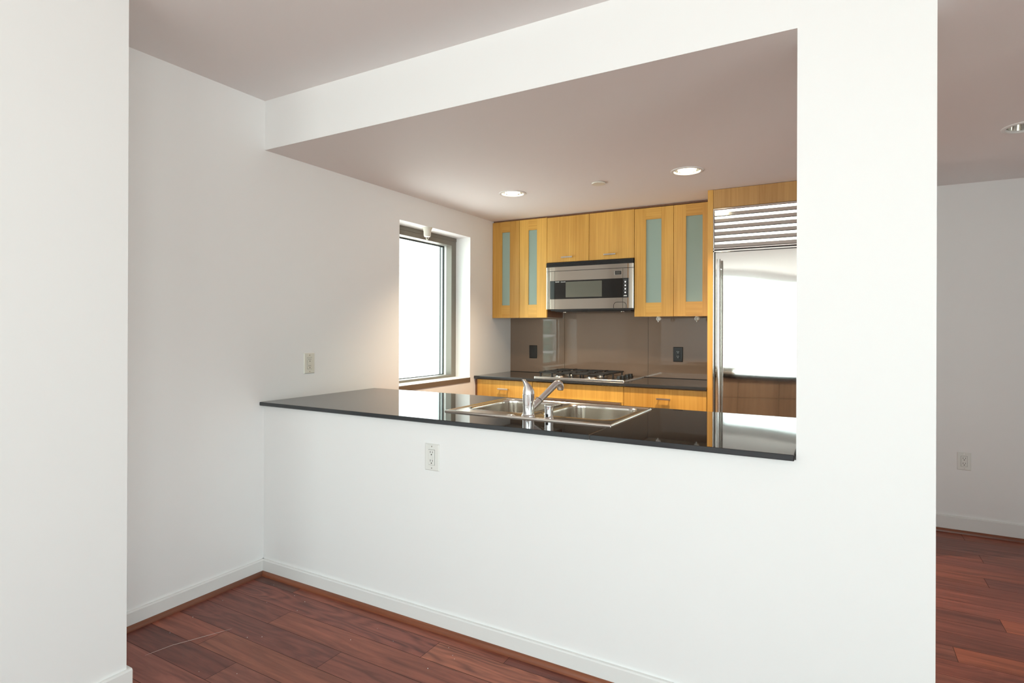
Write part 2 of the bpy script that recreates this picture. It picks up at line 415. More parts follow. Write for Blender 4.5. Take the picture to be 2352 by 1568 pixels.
# baseboards and shoe moulding
def baseboard(nm, kind, a0, a1, face, sgn, h=0.082):
    """kind 'x': runs along x at y=face; kind 'y': runs along y at x=face; sgn = side it sticks out to"""
    t, q, ht = 0.014, 0.030, 0.022
    prof = [(0, 0), (t, 0), (t, h-0.006), (t-0.003, h-0.001), (t-0.006, h), (0, h)]
    def P(u, d, z): return (u, face+sgn*d, z) if kind == 'x' else (face+sgn*d, u, z)
    mb = MB(); mb.loops([[P(a0, d, z) for d, z in prof], [P(a1, d, z) for d, z in prof]], True, True)
    struct(mb.build('baseboard_'+nm, 'trim_paint', smooth=30))
    r = q-t
    pr = [(t, 0.0), (q, 0.0)]+[(t+r*math.cos(k*math.pi/12), ht*math.sin(k*math.pi/12)) for k in range(1, 7)]
    mb = MB(); mb.loops([[P(a0, d, z) for d, z in pr], [P(a1, d, z) for d, z in pr]], True, True)
    struct(mb.build('trim_'+nm, 'red_trim_'+kind, smooth=40))
baseboard('left', 'y', NY, -0.0, 0, 1)
baseboard('front', 'x', 0.0, XE, 0, -1)
baseboard('far', 'x', 2.98, 3.86, D, -1, 0.108)
baseboard('near_left', 'y', YB, NY+0.014, NX, 1)
mb = MB(); mb.box(0.015, NX-0.0005, NY, NY+0.014, 0, 0.082); struct(mb.build('baseboard_return', 'trim_paint'))

# ------------------------------------------------------------------ windows
root = bpy.data.objects.new('window_1', None); root.location = (-0.15, (WY0+WY1)/2, WZ0); COL.objects.link(root); struct(root)
xf = -0.147
m = MB()
m.box(xf-0.055, xf, WY0, WY1, WZ1-0.068, WZ1); m.box(xf-0.055, xf, WY0, WY0+0.066, WZ0, WZ1-0.068); m.box(xf-0.055, xf, WY1-0.066, WY1, WZ0, WZ1-0.068)
m.box(xf-0.055, xf, WY0+0.066, WY1-0.066, WZ0, WZ0+0.018)
m.box(xf, xf+0.004, WY0, WY1, WZ1-0.030, WZ1-0.001)
struct(m.build('window_frame', 'bronze_frame', root))
m = MB()
ys0, ys1, zs0, zs1 = WY0+0.066, WY1-0.066, WZ0+0.018, WZ1-0.068
for a, b, c, d in ((ys0-0.02, ys0+0.0, zs0, zs1), (ys1, ys1+0.02, zs0, zs1)): m.box(xf-0.14, xf-0.056, a, b, c, d)
m.box(xf-0.14, xf-0.056, ys0, ys1, zs1, zs1+0.02); m.box(xf-0.14, xf-0.056, ys0, ys1, zs0-0.018, zs0)
struct(m.build('window_reveal', 'sill_metal', root))
m = MB()
for (x0, x1, g0) in ((-0.236, -0.226, 0.0), ):
    m.box(x0, x1, ys0, ys0+0.010, zs0, zs1); m.box(x0, x1, ys1-0.010, ys1, zs0, zs1)
    m.box(x0, x1, ys0, ys1, zs1-0.012, zs1); m.box(x0, x1, ys0, ys1, zs0, zs0+0.006)
m.box(-0.262, -0.252, ys1-0.014, ys1-0.009, zs0, zs1)
struct(m.build('window_gasket', 'gasket', root))
m = MB(); m.box(-0.235, -0.229, ys0+0.008, ys1-0.008, zs0+0.005, zs1-0.010); struct(m.build('window_pane', 'clear_glass', root))
m = MB(); m.box(-0.24, 0.004, WY0, WY1, WZ0-0.040, WZ0-0.002, mi=1); m.box(-0.24, 0.002, WY0, WY1, WZ0-0.002, WZ0, mi=0)
struct(m.build('window_sill', ['sill_metal', 'sill_brown'], root))
for i, (a, b) in enumerate(BACK_WINDOWS):
    root = bpy.data.objects.new('window_%d' % (i+2), None); root.location = ((a+b)/2, YB-0.1, BZ0); COL.objects.link(root); struct(root)
    m = MB(); y0, y1 = YB-0.10, YB-0.05
    m.box(a, a+0.04, y0, y1, BZ0, BZ1); m.box(b-0.04, b, y0, y1, BZ0, BZ1); m.box(a+0.04, b-0.04, y0, y1, BZ1-0.04, BZ1); m.box(a+0.04, b-0.04, y0, y1, BZ0, BZ0+0.04)
    m.box(a+0.04, b-0.04, y0, y1, 0.715, 0.765)
    struct(m.build('window_frame', 'bronze_frame', root))
    m = MB(); m.box(a+0.03, b-0.03, y0+0.02, y0+0.026, BZ0+0.03, BZ1-0.03); struct(m.build('window_pane', 'clear_glass', root))

for i, (a, b) in enumerate(ADDED_SIDE_WINDOWS):  # unseen windows, added for their light on the left walls
    root = bpy.data.objects.new('window_%d' % (i+5), None); root.location = (XW+0.1, (a+b)/2, BZ0); COL.objects.link(root); struct(root)
    m = MB(); x0, x1 = XW+0.05, XW+0.09
    m.box(x0, x1, a, a+0.04, BZ0, BZ1); m.box(x0, x1, b-0.04, b, BZ0, BZ1); m.box(x0, x1, a+0.04, b-0.04, BZ1-0.04, BZ1); m.box(x0, x1, a+0.04, b-0.04, BZ0, BZ0+0.04)
    m.box(x0, x1, a+0.04, b-0.04, 0.715, 0.765)
    struct(m.build('window_frame', 'bronze_frame', root))
    m = MB(); m.box(x0+0.015, x0+0.021, a+0.03, b-0.03, BZ0+0.03, BZ1-0.03); struct(m.build('window_pane', 'clear_glass', root))

# ------------------------------------------------------------------ recessed lamps, sprinklers
def downlight(x, y, lit, label):
    t = thing('recessed_downlight', (x, y, H2), label, 'ceiling light', 'recessed ceiling lights')
    m = MB(); m.lathe((x, y, H2), [(0.097, 0.0), (0.097, -0.003), (0.092, -0.006), (0.080, -0.005), (0.077, 0.0), (0.077, 0.006)], n=48, cap0=False, cap1=False)
    m.build('trim_ring', 'trim_paint', t, smooth=50)
    m = MB(); m.lathe((x, y, H2), [(0.0775, 0.001), (0.074, 0.03), (0.066, 0.075), (0.055, 0.11), (0.04, 0.125), (0.0, 0.125)], n=48, cap0=False, cap1=False)
    m.build('reflector', 'polished_steel', t, smooth=60)
    bulb_prof = [(0.0, 0.060), (0.025, 0.063), (0.040, 0.075), (0.040, 0.090), (0.02, 0.118), (0.0, 0.122)] if not lit else [(0.0, 0.006), (0.030, 0.009), (0.050, 0.018), (0.057, 0.030), (0.052, 0.048), (0.036, 0.085), (0.02, 0.118), (0.0, 0.122)]
    m = MB(); m.lathe((x, y, H2), bulb_prof, n=32, cap0=False, cap1=False)
    m.build('bulb', 'bulb_glow' if lit else 'frosted_glass', t, smooth=60)
    if lit:
        l = bpy.data.lights.new('downlight_beam', 'SPOT'); l.energy = LAMP_W; l.color = (1.0, 0.80, 0.55)
        l.spot_size = math.radians(112); l.spot_blend = 1.0; l.shadow_soft_size = 0.045
        lo = bpy.data.objects.new('downlight_beam', l); lo.location = (0, 0, -0.004); lo.parent = t; COL.objects.link(lo)
LAMP_W = 170
downlight(*LAMPS[0], True, 'lit round recessed downlight in the kitchen ceiling nearest the window')
downlight(*LAMPS[1], True, 'lit round recessed downlight in the kitchen ceiling in front of the refrigerator')
downlight(*LAMPS[2], False, 'unlit recessed downlight with mirrored reflector in the hall ceiling')
t = thing('sprinkler_cover', (1.336, 1.532, H2), 'small flat round sprinkler cover plate on the kitchen ceiling', 'sprinkler cover')
m = MB(); m.lathe((1.336, 1.532, H2), [(0.044, -0.001), (0.046, -0.006), (0.044, -0.010), (0.0, -0.0105)], n=40, cap0=False, cap1=False)
m.build('plate', 'cream_plastic', t, smooth=40)
m = MB(); m.lathe((1.336, 1.532, H2), [(0.036, 0.0), (0.036, -0.0015)], n=32, cap0=False, cap1=False)
m.build('collar', 'gasket', t, smooth=40)
sx, sy = -0.030, 1.462
t = thing('fire_sprinkler', (sx, sy, WZ1), 'white pendent fire sprinkler hanging from the kitchen window head', 'sprinkler')
m = MB(); m.lathe((sx, sy, WZ1), [(0.040, 0), (0.040, -0.003), (0.033, -0.014), (0.028, -0.030), (0.027, -0.062), (0.023, -0.070), (0.010, -0.072)], n=32, cap0=False)
m.build('escutcheon', 'cream_plastic', t, smooth=40)
m = MB()
m.tube([(sx-0.009, sy, WZ1-0.070), (sx-0.011, sy, WZ1-0.085), (sx, sy, WZ1-0.099)], 0.0025, 8); m.tube([(sx+0.009, sy, WZ1-0.070), (sx+0.011, sy, WZ1-0.085), (sx, sy, WZ1-0.099)], 0.0025, 8)
m.build('yoke', 'cream_plastic', t, smooth=40)
m = MB(); m.lathe((sx, sy, WZ1-0.099), [(0.005, 0.012), (0.006, 0.0), (0.017, -0.003), (0.017, -0.0045), (0, -0.005)], n=24); m.build('deflector', 'cream_plastic', t, smooth=40)

# ------------------------------------------------------------------ electrical plates (built facing -y, at the origin)
def dup(root, loc, rz, label, group=None):
    r = root.copy(); COL.objects.link(r); r.location = loc; r.rotation_euler = (0, 0, rz); r['label'] = label
    for ch in list(root.children):
        c = ch.copy(); COL.objects.link(c); c.parent = r
        for g in ch.children:
            d = g.copy(); COL.objects.link(d); d.parent = c
    return r
def outlet(loc, rz, label, plate_m, body_m, slot_m, gfci=True, blank=False, group='wall outlets'):
    name = 'switch_plate' if blank else 'power_outlet'
    t = thing(name, (0, 0, 0), label, 'wall switch' if blank else 'power outlet', None if blank else group)
    W, H = 0.039 if not blank else 0.040, 0.060
    if not gfci and not blank: W, H = 0.037, 0.058
    m = MB(); m.loops([[(a*W, 0, b*H) for a, b in ((-1, -1), (1, -1), (1, 1), (-1, 1))],
                       [(a*W, -0.002, b*H) for a, b in ((-1, -1), (1, -1), (1, 1), (-1, 1))],
                       [(a*(W-0.004), -0.006, b*(H-0.004)) for a, b in ((-1, -1), (1, -1), (1, 1), (-1, 1))]], True, True)
    m.build('cover_plate', plate_m, t)
    m = MB(); m.box(-0.0175, 0.0175, -0.0062, -0.002, -0.0345, 0.0345); m.build('recess', slot_m, t)
    m = MB(); m.box(-0.0165, 0.0165, -0.0085, -0.003, -0.0335, 0.0335, 0.0012)
    body = m.build('paddle' if blank else 'receptacle', body_m, t)
    if not blank:
        m = MB()
        for zc in ((0.019, -0.019) if gfci else (0.0165, -0.0165)):
            m.box(-0.0075, -0.0050, -0.0090, -0.006, zc+0.000, zc+0.009); m.box(0.0050, 0.0072, -0.0090, -0.006, zc+0.0005, zc+0.0085)
            m.lathe((0, -0.0090, zc-0.0065), [(0.0030, 0), (0.0030, 0.003)], axis=(0, 1, 0), n=14)
        m.build('slots', slot_m if plate_m != 'black_plastic' else 'grey_lettering', t)
        if gfci:
            m = MB(); m.box(-0.007, 0.007, -0.0100, -0.006, 0.0008, 0.0055, 0.0006); m.box(-0.007, 0.007, -0.0100, -0.006, -0.0055, -0.0008, 0.0006)
            m.build('test_buttons', body_m, t)
    for z in (0.048, -0.048):
        m = MB(); m.lathe((0, -0.0068, z), [(0.0030, 0), (0.0028, -0.0006)], axis=(0, -1, 0), n=16); m.build('screw', body_m if plate_m == 'black_plastic' else 'slot_dark' if False else 'brushed_nickel', t)
    t.location = loc; t.rotation_euler = (0, 0, rz)
    return t
outlet((0, 0.305, 1.127), math.pi/2, 'cream power outlet on the left wall above the black countertop', 'cream_plastic', 'cream_plastic', 'slot_dark')
outlet((1.147, 0, 0.760), 0, 'white power outlet on the half wall below the countertop', 'white_plastic', 'white_plastic', 'slot_dark')
outlet((3.438, D, 0.474), 0, 'white power outlet low on the hall wall', 'white_plastic', 'white_plastic', 'slot_dark', gfci=False)
outlet((1.578, D-0.010, 1.132), 0, 'black power outlet on the glass backsplash under the right wall cabinet', 'black_plastic', 'black_plastic', 'dark_gap')
outlet((0.245, D-0.010, 1.125), 0, 'black switch plate on the glass backsplash under the left wall cabinet', 'black_plastic', 'black_plastic', 'dark_gap', blank=True)

# ------------------------------------------------------------------ cabinets
def bar_handle(parent, xc, yf, z, L=0.100):
    m = MB(); m.box(xc-L/2, xc+L/2, yf-0.030, yf-0.018, z-0.006, z+0.006, 0.0015)
    for s_ in (-1, 1): m.box(xc+s_*(L/2-0.012)-0.004, xc+s_*(L/2-0.012)+0.004, yf-0.019, yf, z-0.004, z+0.004)
    m.build('handle', 'brushed_nickel', parent)
YU = 2.366
def glass_door(t, x0, x1, z0, z1, gx0, gx1, gz0, gz1, tint):
    d = MB(); th = 0.020; g = 0.0015; x0 += g; x1 -= g
    d.box(x0, gx0, YU, YU+th, z0, z1, 0.0008, 1, 0); d.box(gx1, x1, YU, YU+th, z0, z1, 0.0008, 1, 0)
    d.box(gx0, gx1, YU+0.0003, YU+th, gz1, z1, 0, 1, 1); d.box(gx0, gx1, YU+0.0003, YU+th, z0, gz0, 0, 1, 1)
    o = d.build('door', ['oak_vertical', 'oak_horizontal'], t, tint=tint)
    m = MB(); m.box(gx0-0.004, gx1+0.004, YU+0.009, YU+0.013, gz0-0.004, gz1+0.004); m.build('glass_panel', 'frosted_glass', o)
    return o
def carcass(t, x0, x1, z0, z1, y0, y1, mat='oak_side', tint=(1, 1, 1), under=True):
    m = MB(); m.box(x0, x1, y0, y1, z0, z1, mi=0)
    if under: m.box(x0+0.02, x1-0.02, y0+0.01, y1-0.005, z0-0.0015, z0+0.001, mi=1)
    return m.build('cabinet_box', [mat, 'under_cabinet_white'], t, tint=tint)
t = thing('wall_cabinet', (0.274, D, 1.433), 'oak wall cabinet with two frosted glass doors in the corner beside the window', 'wall cabinet', 'oak wall cabinets')
carcass(t, 0.003, 0.546, 1.437, 2.287, YU+0.0205, D-0.009)
glass_door(t, 0.002, 0.279, 1.433, 2.287, 0.101, 0.182, 1.545, 2.193, (0.90, 0.86, 0.86))  # darker than its neighbour: the difference in sheen is put into the tints
glass_door(t, 0.279, 0.548, 1.433, 2.287, 0.368, 0.451, 1.546, 2.193, (1.08, 1.08, 1.08))
t = thing('wall_cabinet', (0.931, D, 1.900), 'short oak wall cabinet with two plain doors above the microwave', 'wall cabinet', 'oak wall cabinets')
carcass(t, 0.549, 1.313, 1.903, 2.285, YU+0.0205, D-0.009, under=False)
for x0, x1, tt, hx in ((0.5495, 0.9303, (0.93, 0.90, 0.86), 0.742), (0.9337, 1.3135, (0.92, 0.88, 0.86), 1.118)):
    m = MB(); m.box(x0, x1, YU, YU+0.020, 1.900, 2.283, 0.0008, 1); o = m.build('door', 'oak_vertical', t, tint=tt)
    bar_handle(o, hx, YU, 1.937)
t = thing('wall_cabinet', (1.59, D, 1.435), 'oak wall cabinet with two frosted glass doors beside the refrigerator', 'wall cabinet', 'oak wall cabinets')
carcass(t, 1.316, 1.920, 1.439, 2.281, YU+0.0205, D-0.009)
glass_door(t, 1.315, 1.6215, 1.435, 2.281, 1.407, 1.528, 1.543, 2.191, (1.02, 1.0, 0.98))
glass_door(t, 1.6215, 1.9225, 1.435, 2.281, 1.714, 1.835, 1.545, 2.191, (0.98, 0.93, 0.90))
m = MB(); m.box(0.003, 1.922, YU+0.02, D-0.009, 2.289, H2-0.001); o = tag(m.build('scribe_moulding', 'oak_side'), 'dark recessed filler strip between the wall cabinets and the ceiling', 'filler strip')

# base cabinets along the far wall
YF = 2.09
def base_cab(x0, x1, label, handle=None, z1=0.905, zsplit=0.735, tints=((1, 1, 1),), parts=True, yf=YF, yb=D-0.01, sgn=-1):
    t = thing('base_cabinet', ((x0+x1)/2, (yf+yb)/2, 0), label, 'base cabinet', 'oak base cabinets')
    ya, yc = (yf+0.021, yb) if sgn < 0 else (yb, yf-0.021)
    m = MB(); m.box(x0+0.001, x1-0.001, ya, yc, 0.10, 0.911); m.box(x0+0.001, x1-0.001, ya+(0.05 if sgn < 0 else 0), yc-(0 if sgn < 0 else 0.05), 0, 0.10)
    m.build('cabinet_box', 'oak_side', t)
    fa, fb = (yf, yf+0.020) if sgn < 0 else (yf-0.020, yf)
    return t, fa, fb
t, fa, fb = base_cab(0.022, 0.556, 'oak base cabinet with a top drawer in the corner left of the cooktop')
m = MB()
for a, b_ in ((0.0245, 0.136), (0.1361, 0.3490), (0.3491, 0.5545)): m.box(a, b_, fa, fb, 0.740, 0.905)
o = m.build('drawer', 'oak_vertical', t, tint=(1.05, 1.0, 0.95)); bar_handle(o, 0.290, YF, 0.834)
m = MB(); m.box(0.0245, 0.5545, fa, fb, 0.105, 0.736, 0.0008, 1); m.build('door', 'oak_vertical', t)
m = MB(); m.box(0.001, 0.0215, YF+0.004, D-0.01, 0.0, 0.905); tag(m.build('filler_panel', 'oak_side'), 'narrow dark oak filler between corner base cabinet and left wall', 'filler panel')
t, fa, fb = base_cab(1.324, 1.923, 'oak base cabinet with a top drawer between oven and refrigerator')
m = MB(); m.box(1.3255, 1.921, fa, fb, 0.740, 0.905, 0.0008, 1); o = m.build('drawer', 'oak_vertical', t, tint=(0.95, 0.88, 0.80)); bar_handle(o, 1.626, YF, 0.834)
for a, b_ in ((1.3255, 1.622), (1.625, 1.921)):
    m = MB(); m.box(a, b_, fa, fb, 0.105, 0.736, 0.0008, 1); m.build('door', 'oak_vertical', t)
t = thing('oven_housing', (0.94, 2.4, 0), 'oak panel and housing around the built-in oven under the cooktop', 'oven housing')
m = MB(); m.box(0.558, 1.322, YF, YF+0.020, 0.787, 0.905, 0.0008, 1); m.build('front_panel', 'oak_vertical', t, tint=(1.06, 1.02, 0.95))
m = MB(); m.box(0.558, 0.576, YF+0.021, D-0.01, 0, 0.911); m.box(1.304, 1.322, YF+0.021, D-0.01, 0, 0.911); m.box(0.576, 1.304, YF+0.021, D-0.01, 0.788, 0.80); m.box(0.576, 1.304, YF+0.021, D-0.01, 0.0, 0.10)
m.box(0.558, 0.590, YF, YF+0.0205, 0, 0.786); m.box(1.306, 1.322, YF, YF+0.0205, 0, 0.786)
m.build('housing', 'oak_vertical', t)
t = thing('built_in_oven', (0.948, 2.3, 0.10), 'stainless steel built-in oven under the cooktop, only its top edge showing', 'oven')
m = MB(); m.box(0.594, 1.302, 2.115, 2.62, 0.102, 0.786); m.build('oven_box', 'steel', t)
m = MB(); m.box(0.592, 1.304, 2.072, 2.112, 0.690, 0.785, 0.002); m.build('control_panel', 'steel', t)
m = MB(); m.box(0.592, 1.304, 2.072, 2.112, 0.105, 0.684, 0.002); o = m.build('door', 'steel', t)
m = MB(); m.box(0.66, 1.236, 2.0705, 2.073, 0.22, 0.60); m.build('oven_window', 'black_glass', o)
m = MB(); m.tube([(0.64, 2.03, 0.65), (1.256, 2.03, 0.65)], 0.010); m.tube([(0.66, 2.03, 0.65), (0.66, 2.074, 0.65)], 0.006); m.tube([(1.236, 2.03, 0.65), (1.236, 2.074, 0.65)], 0.006); m.build('handle', 'brushed_nickel', o, smooth=40)
# peninsula base cabinets, doors towards the kitchen
PL = ['oak base cabinet under the peninsula countertop against the window wall', 'oak base cabinet under the peninsula countertop left of the sink',
      'oak sink cabinet directly under the double-bowl sink', 'oak base cabinet under the peninsula countertop right of the sink']
for i, (a, b_) in enumerate(((0.003, 0.520), (0.521, 1.038), (1.039, 1.945), (1.946, 2.600))):
    sunk = (i == 2)
    t = thing('base_cabinet', ((a+b_)/2, 0.5, 0), PL[i], 'base cabinet', 'oak base cabinets')
    m = MB()
    if sunk:
        m.box(a, a+0.018, 0.125, 0.81, 0.10, 0.911); m.box(b_-0.018, b_, 0.125, 0.81, 0.10, 0.911); m.box(a, b_, 0.125, 0.14, 0.1, 0.911); m.box(a, b_, 0.125, 0.81, 0.10, 0.118)
    else: m.box(a, b_, 0.125, 0.81, 0.10, 0.911)
    m.box(a, b_, 0.125, 0.76, 0.0, 0.10); m.build('cabinet_box', 'oak_side', t)
    mid = (a+b_)/2
    for c, d in (((a+0.001, mid-0.001), (mid+0.001, b_-0.001)) if b_-a > 0.6 else ((a+0.001, b_-0.001),)):
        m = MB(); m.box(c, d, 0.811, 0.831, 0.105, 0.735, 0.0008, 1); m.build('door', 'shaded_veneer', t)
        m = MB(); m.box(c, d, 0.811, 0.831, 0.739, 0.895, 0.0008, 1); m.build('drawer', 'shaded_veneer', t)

# ------------------------------------------------------------------ countertops
t = thing('peninsula_countertop', (1.3, 0.4, HC-0.020), 'polished black stone countertop on the half wall, holding the sink', 'countertop')
CY0, CY1, ZB = -0.028, 0.856, HC-0.020
hx0, hx1, hy0, hy1 = 1.100, 1.884, 0.285, 0.755
m = MB()
def slab_ring(m, X0_, X1_, Y0_, Y1_, hole=None):
    if hole is None:
        m.box(X0_, X1_, Y0_, Y1_, ZB, HC, 0.003, 2); return
    a, b_, c, d = hole; be = 0.003
    def rect(x0, x1, y0, y1, z): return [(x0, y0, z), (x1, y0, z), (x1, y1, z), (x0, y1, z)]
    m.loops([rect(a, b_, c, d, ZB), rect(X0_+be, X1_-be, Y0_+be, Y1_-be, ZB), rect(X0_, X1_, Y0_, Y1_, ZB+be), rect(X0_, X1_, Y0_, Y1_, HC-be),
             rect(X0_+0.001, X1_-0.001, Y0_+0.001, Y1_-0.001, HC-0.001), rect(X0_+be, X1_-be, Y0_+be, Y1_-be, HC), rect(a, b_, c, d, HC), rect(a, b_, c, d, ZB)])
slab_ring(m, 0.0005, 1.9040, CY0, CY1, (hx0, hx1, hy0, hy1))
m.build('slab', ['black_stone', 'stone_edge_reflection'], t)
m = MB(); slab_ring(m, 1.9052, 2.6015, CY0, CY1); m.build('slab', ['black_stone', 'stone_edge_reflection'], t)
m = MB(); m.box(1.9035, 1.9057, CY0+0.0025, CY1-0.002, ZB+0.001, HC-0.0004); m.build('joint', 'stone_joint', t)
t = thing('rear_countertop', (0.97, 2.4, HC-0.020), 'polished black stone countertop along the glass backsplash, holding the cooktop', 'countertop')
m = MB(); kx0, kx1, ky0, ky1 = 0.56, 1.27, 2.22, 2.64
ZB2 = HC-0.022; ZB = ZB2
slab_ring(m, 0.0005, 1.923, 2.070, D-0.001, (kx0, kx1, ky0, ky1)); m.build('slab', ['black_stone', 'stone_edge_reflection'], t)

# backsplash
t = thing('backsplash', (0.97, D, HC), 'taupe back-painted glass backsplash in three panels behind the cooktop', 'backsplash')
for a, b_, z1 in ((0.001, 0.5615, 1.436), (0.5640, 1.3270, 1.60), (1.3295, 1.923, 1.438)):
    m = MB(); m.box(a, b_, D-0.009, D-0.001, HC+0.003, z1)
    if a < 0.1: m.box(0.549, b_, D-0.009, D-0.001, z1, 1.60)
    m.build('glass_panel', 'back_painted_glass', t)
m = MB(); m.box(0.001, 1.923, D-0.010, D-0.001, HC, HC+0.0035); m.build('sealant_joint', 'dark_gap', t)

# ------------------------------------------------------------------ under-cabinet spotlights
def puck(x, y, label):
    t = thing('cabinet_spotlight', (x, y, 1.437), label, 'spotlight', 'white swivel spotlights under the right wall cabinet')
    m = MB(); m.lathe((x, y, 1.437), [(0.014, 0), (0.014, -0.006), (0.010, -0.008)], n=20); m.build('mount', 'white_plastic', t, smooth=40)
    m = MB(); c = (x+0.004, y, 1.419)
    m.lathe(c, [(0.002, 0.018), (0.010, 0.014), (0.0165, 0.004), (0.0175, 0.0)], axis=(1, -0.3, 0), n=24); m.build('lamp_head', 'white_plastic', t, smooth=60)
    m = MB(); c = (x-0.003, y+0.002, 1.419)
    m.lathe(c, [(0.0175, 0.0), (0.0165, 0.006), (0.011, 0.013), (0.003, 0.017)], axis=(-1, 0.3, 0), n=24); m.build('lamp_back', 'white_plastic', t, smooth=60)
    m = MB(); m.box(x-0.004, x+0.003, y-0.010, y+0.004, 1.393, 1.404, 0.001); m.build('switch_tab', 'white_plastic', t)
puck(1.477, 2.480, 'white swivel spotlight under the right wall cabinet, above the black power outlet')
puck(1.773, 2.480, 'white swivel spotlight under the right wall cabinet, next to the refrigerator panel')

# ------------------------------------------------------------------ microwave
def build_microwave():
    t = thing('microwave_oven', (0.931, D, 1.495), 'stainless steel over-the-range microwave with black glass band', 'microwave')
    x0, x1, yf = 0.5505, 1.3125, 2.345
    m = MB(); m.box(x0+0.002, x1-0.002, yf+0.028, D-0.010, 1.497, 1.896, mi=0); m.build('housing', 'black_plastic', t)
    m = MB()
    for k in range(4):
        z = 1.8600+k*0.0088; m.box(x0, x1, yf+0.002+0.002*(k % 2), yf+0.030, z, z+0.0072, 0.001, 1)
    m.box(x0, x1, yf+0.008, yf+0.029, 1.858, 1.896)
    m.build('vent_grille', 'black_plastic', t)
    # bowed steel fascia: side wings set back, centre panel proud
    def fascia(z0, z1):
        b = MB(); pr = [(x0, yf+0.0085), (x0+0.006, yf+0.0072), (0.588, yf+0.0065), (0.592, yf+0.001), (0.630, yf+0.0005), (0.634, yf), (1.226, yf), (1.230, yf+0.0005), (1.268, yf+0.001), (1.272, yf+0.006), (x1-0.006, yf+0.0068), (x1, yf+0.0085), (x1, yf+0.027), (x0, yf+0.027)]
        b.loops([[(x, y, z0) for x, y in pr], [(x, y, z1) for x, y in pr]], True, True); return b
    fascia(1.824, 1.8575).build('upper_trim', 'appliance_steel', t, smooth=20)
    d = fascia(1.503, 1.8205).build('door', 'appliance_steel', t, smooth=20)
    for x in (0.6315, 1.2285):
        m = MB(); m.box(x-0.0009, x+0.0009, yf-0.0006, yf+0.004, 1.504, 1.820); m.build('door_seam', 'dark_gap', d)
    m = MB(); m.box(x0, x1, yf+0.010, yf+0.026, 1.8205, 1.8240); m.build('gap_line', 'dark_gap', t)
    m = MB(); m.box(0.634, 1.2265, yf-0.004, yf+0.002, 1.587, 1.741, 0.001, 1); m.build('glass_band', 'black_glass', d)
    m = MB(); m.box(0.590, 0.6305, yf-0.003, yf+0.004, 1.587, 1.741, 0.001, 1); m.build('hinge_glass', 'mw_left_glass', d)
    m = MB(); m.box(0.735, 1.054, yf-0.0045, yf-0.003, 1.600, 1.729); m.build('viewing_window', 'mw_window', d)
    m = MB(); m.box(1.2270, 1.2745, yf-0.003, yf+0.006, 1.587, 1.741, 0.001, 1); m.build('control_strip', 'black_plastic', d)
    for z in (1.711, 1.683, 1.655, 1.627):
        m = MB(); m.lathe((1.2495, yf-0.003, z), [(0.0062, 0), (0.0055, 0.0012), (0, 0.0014)], axis=(0, -1, 0), n=20, cap0=False, cap1=False); m.build('button', 'button_white_glow', d, smooth=40)
        m = MB(); m.box(1.2380, 1.2610, yf-0.0036, yf-0.0028, z+0.0125, z+0.0137); m.build('button_caption', 'grey_lettering', d)
    m = MB(); m.loops([[(a, yf-0.003, z) for a, z in ((1.234, 1.597), (1.265, 1.597), (1.260, 1.606), (1.240, 1.606))], [(a, yf-0.0040, z) for a, z in ((1.234, 1.597), (1.265, 1.597), (1.260, 1.606), (1.240, 1.606))]], True, True); m.build('start_pad', 'grey_lettering', d)
    m = MB(); m.box(1.160, 1.220, yf-0.0016, yf+0.001, 1.767, 1.804, 0.0008, 1, 0); m.box(1.164, 1.216, yf-0.0024, yf, 1.771, 1.800, 0, 1, 1); m.box(1.170, 1.210, yf-0.0028, yf, 1.777, 1.794, 0, 1, 2)
    m.build('display', ['polished_steel', 'black_plastic', 'slot_dark'], d)
    # thumb latch outlined as an arch
    m = MB(); pts = []
    cx, w_, h_, r = 1.204, 0.052, 0.048, 0.028
    pts.append((cx-w_, 1.504)); pts.append((cx-w_, 1.504+h_-r))
    for k in range(7): a = math.pi-k*math.pi/12; pts.append((cx-w_+r+r*math.cos(a), 1.504+h_-r+r*math.sin(a)))
    for k in range(7): a = math.pi/2-k*math.pi/12; pts.append((cx+w_-r+r*math.cos(a), 1.504+h_-r+r*math.sin(a)))
    pts.append((cx+w_, 1.504))
    m.tube([(x, yf-0.0002, z) for x, z in pts], 0.0017, 8); m.build('latch_outline', 'dark_gap', d)
    m = MB(); m.box(x0+0.04, x1, yf+0.010, yf+0.20, 1.487, 1.503, 0.002); m.box(x0+0.07, x1-0.03, yf+0.03, D-0.03, 1.480, 1.498, 0.003); m.build('underside', 'black_plastic', t)
    for x in (0.70, 1.21):
        m = MB(); m.box(x-0.012, x+0.012, yf+0.05, yf+0.08, 1.474, 1.482, 0.002); m.build('lamp_lens', 'polished_steel', t)
    for x_, txt, sz in ((0.640, 'SHARP', 0.0125), (0.6895, 'Carousel', 0.0115)):
        c = bpy.data.curves.new('lettering', 'FONT'); c.body = txt; c.size = sz; c.extrude = 0.0002; c.offset = 0.00025
        tmp = bpy.data.objects.new('tmp', c); COL.objects.link(tmp)
        me = bpy.data.meshes.new_from_object(tmp.evaluated_get(bpy.context.evaluated_depsgraph_get())); bpy.data.objects.remove(tmp)
        for v in me.vertices: v.co = Vector((v.co.x, -v.co.z, v.co.y))
        me.materials.clear(); me.materials.append(MATS['grey_lettering'])
        lo = bpy.data.objects.new('lettering', me); COL.objects.link(lo); lo.parent = d
        lo.location = Vector((x_, yf-0.0043, 1.7265))-t.location
build_microwave()

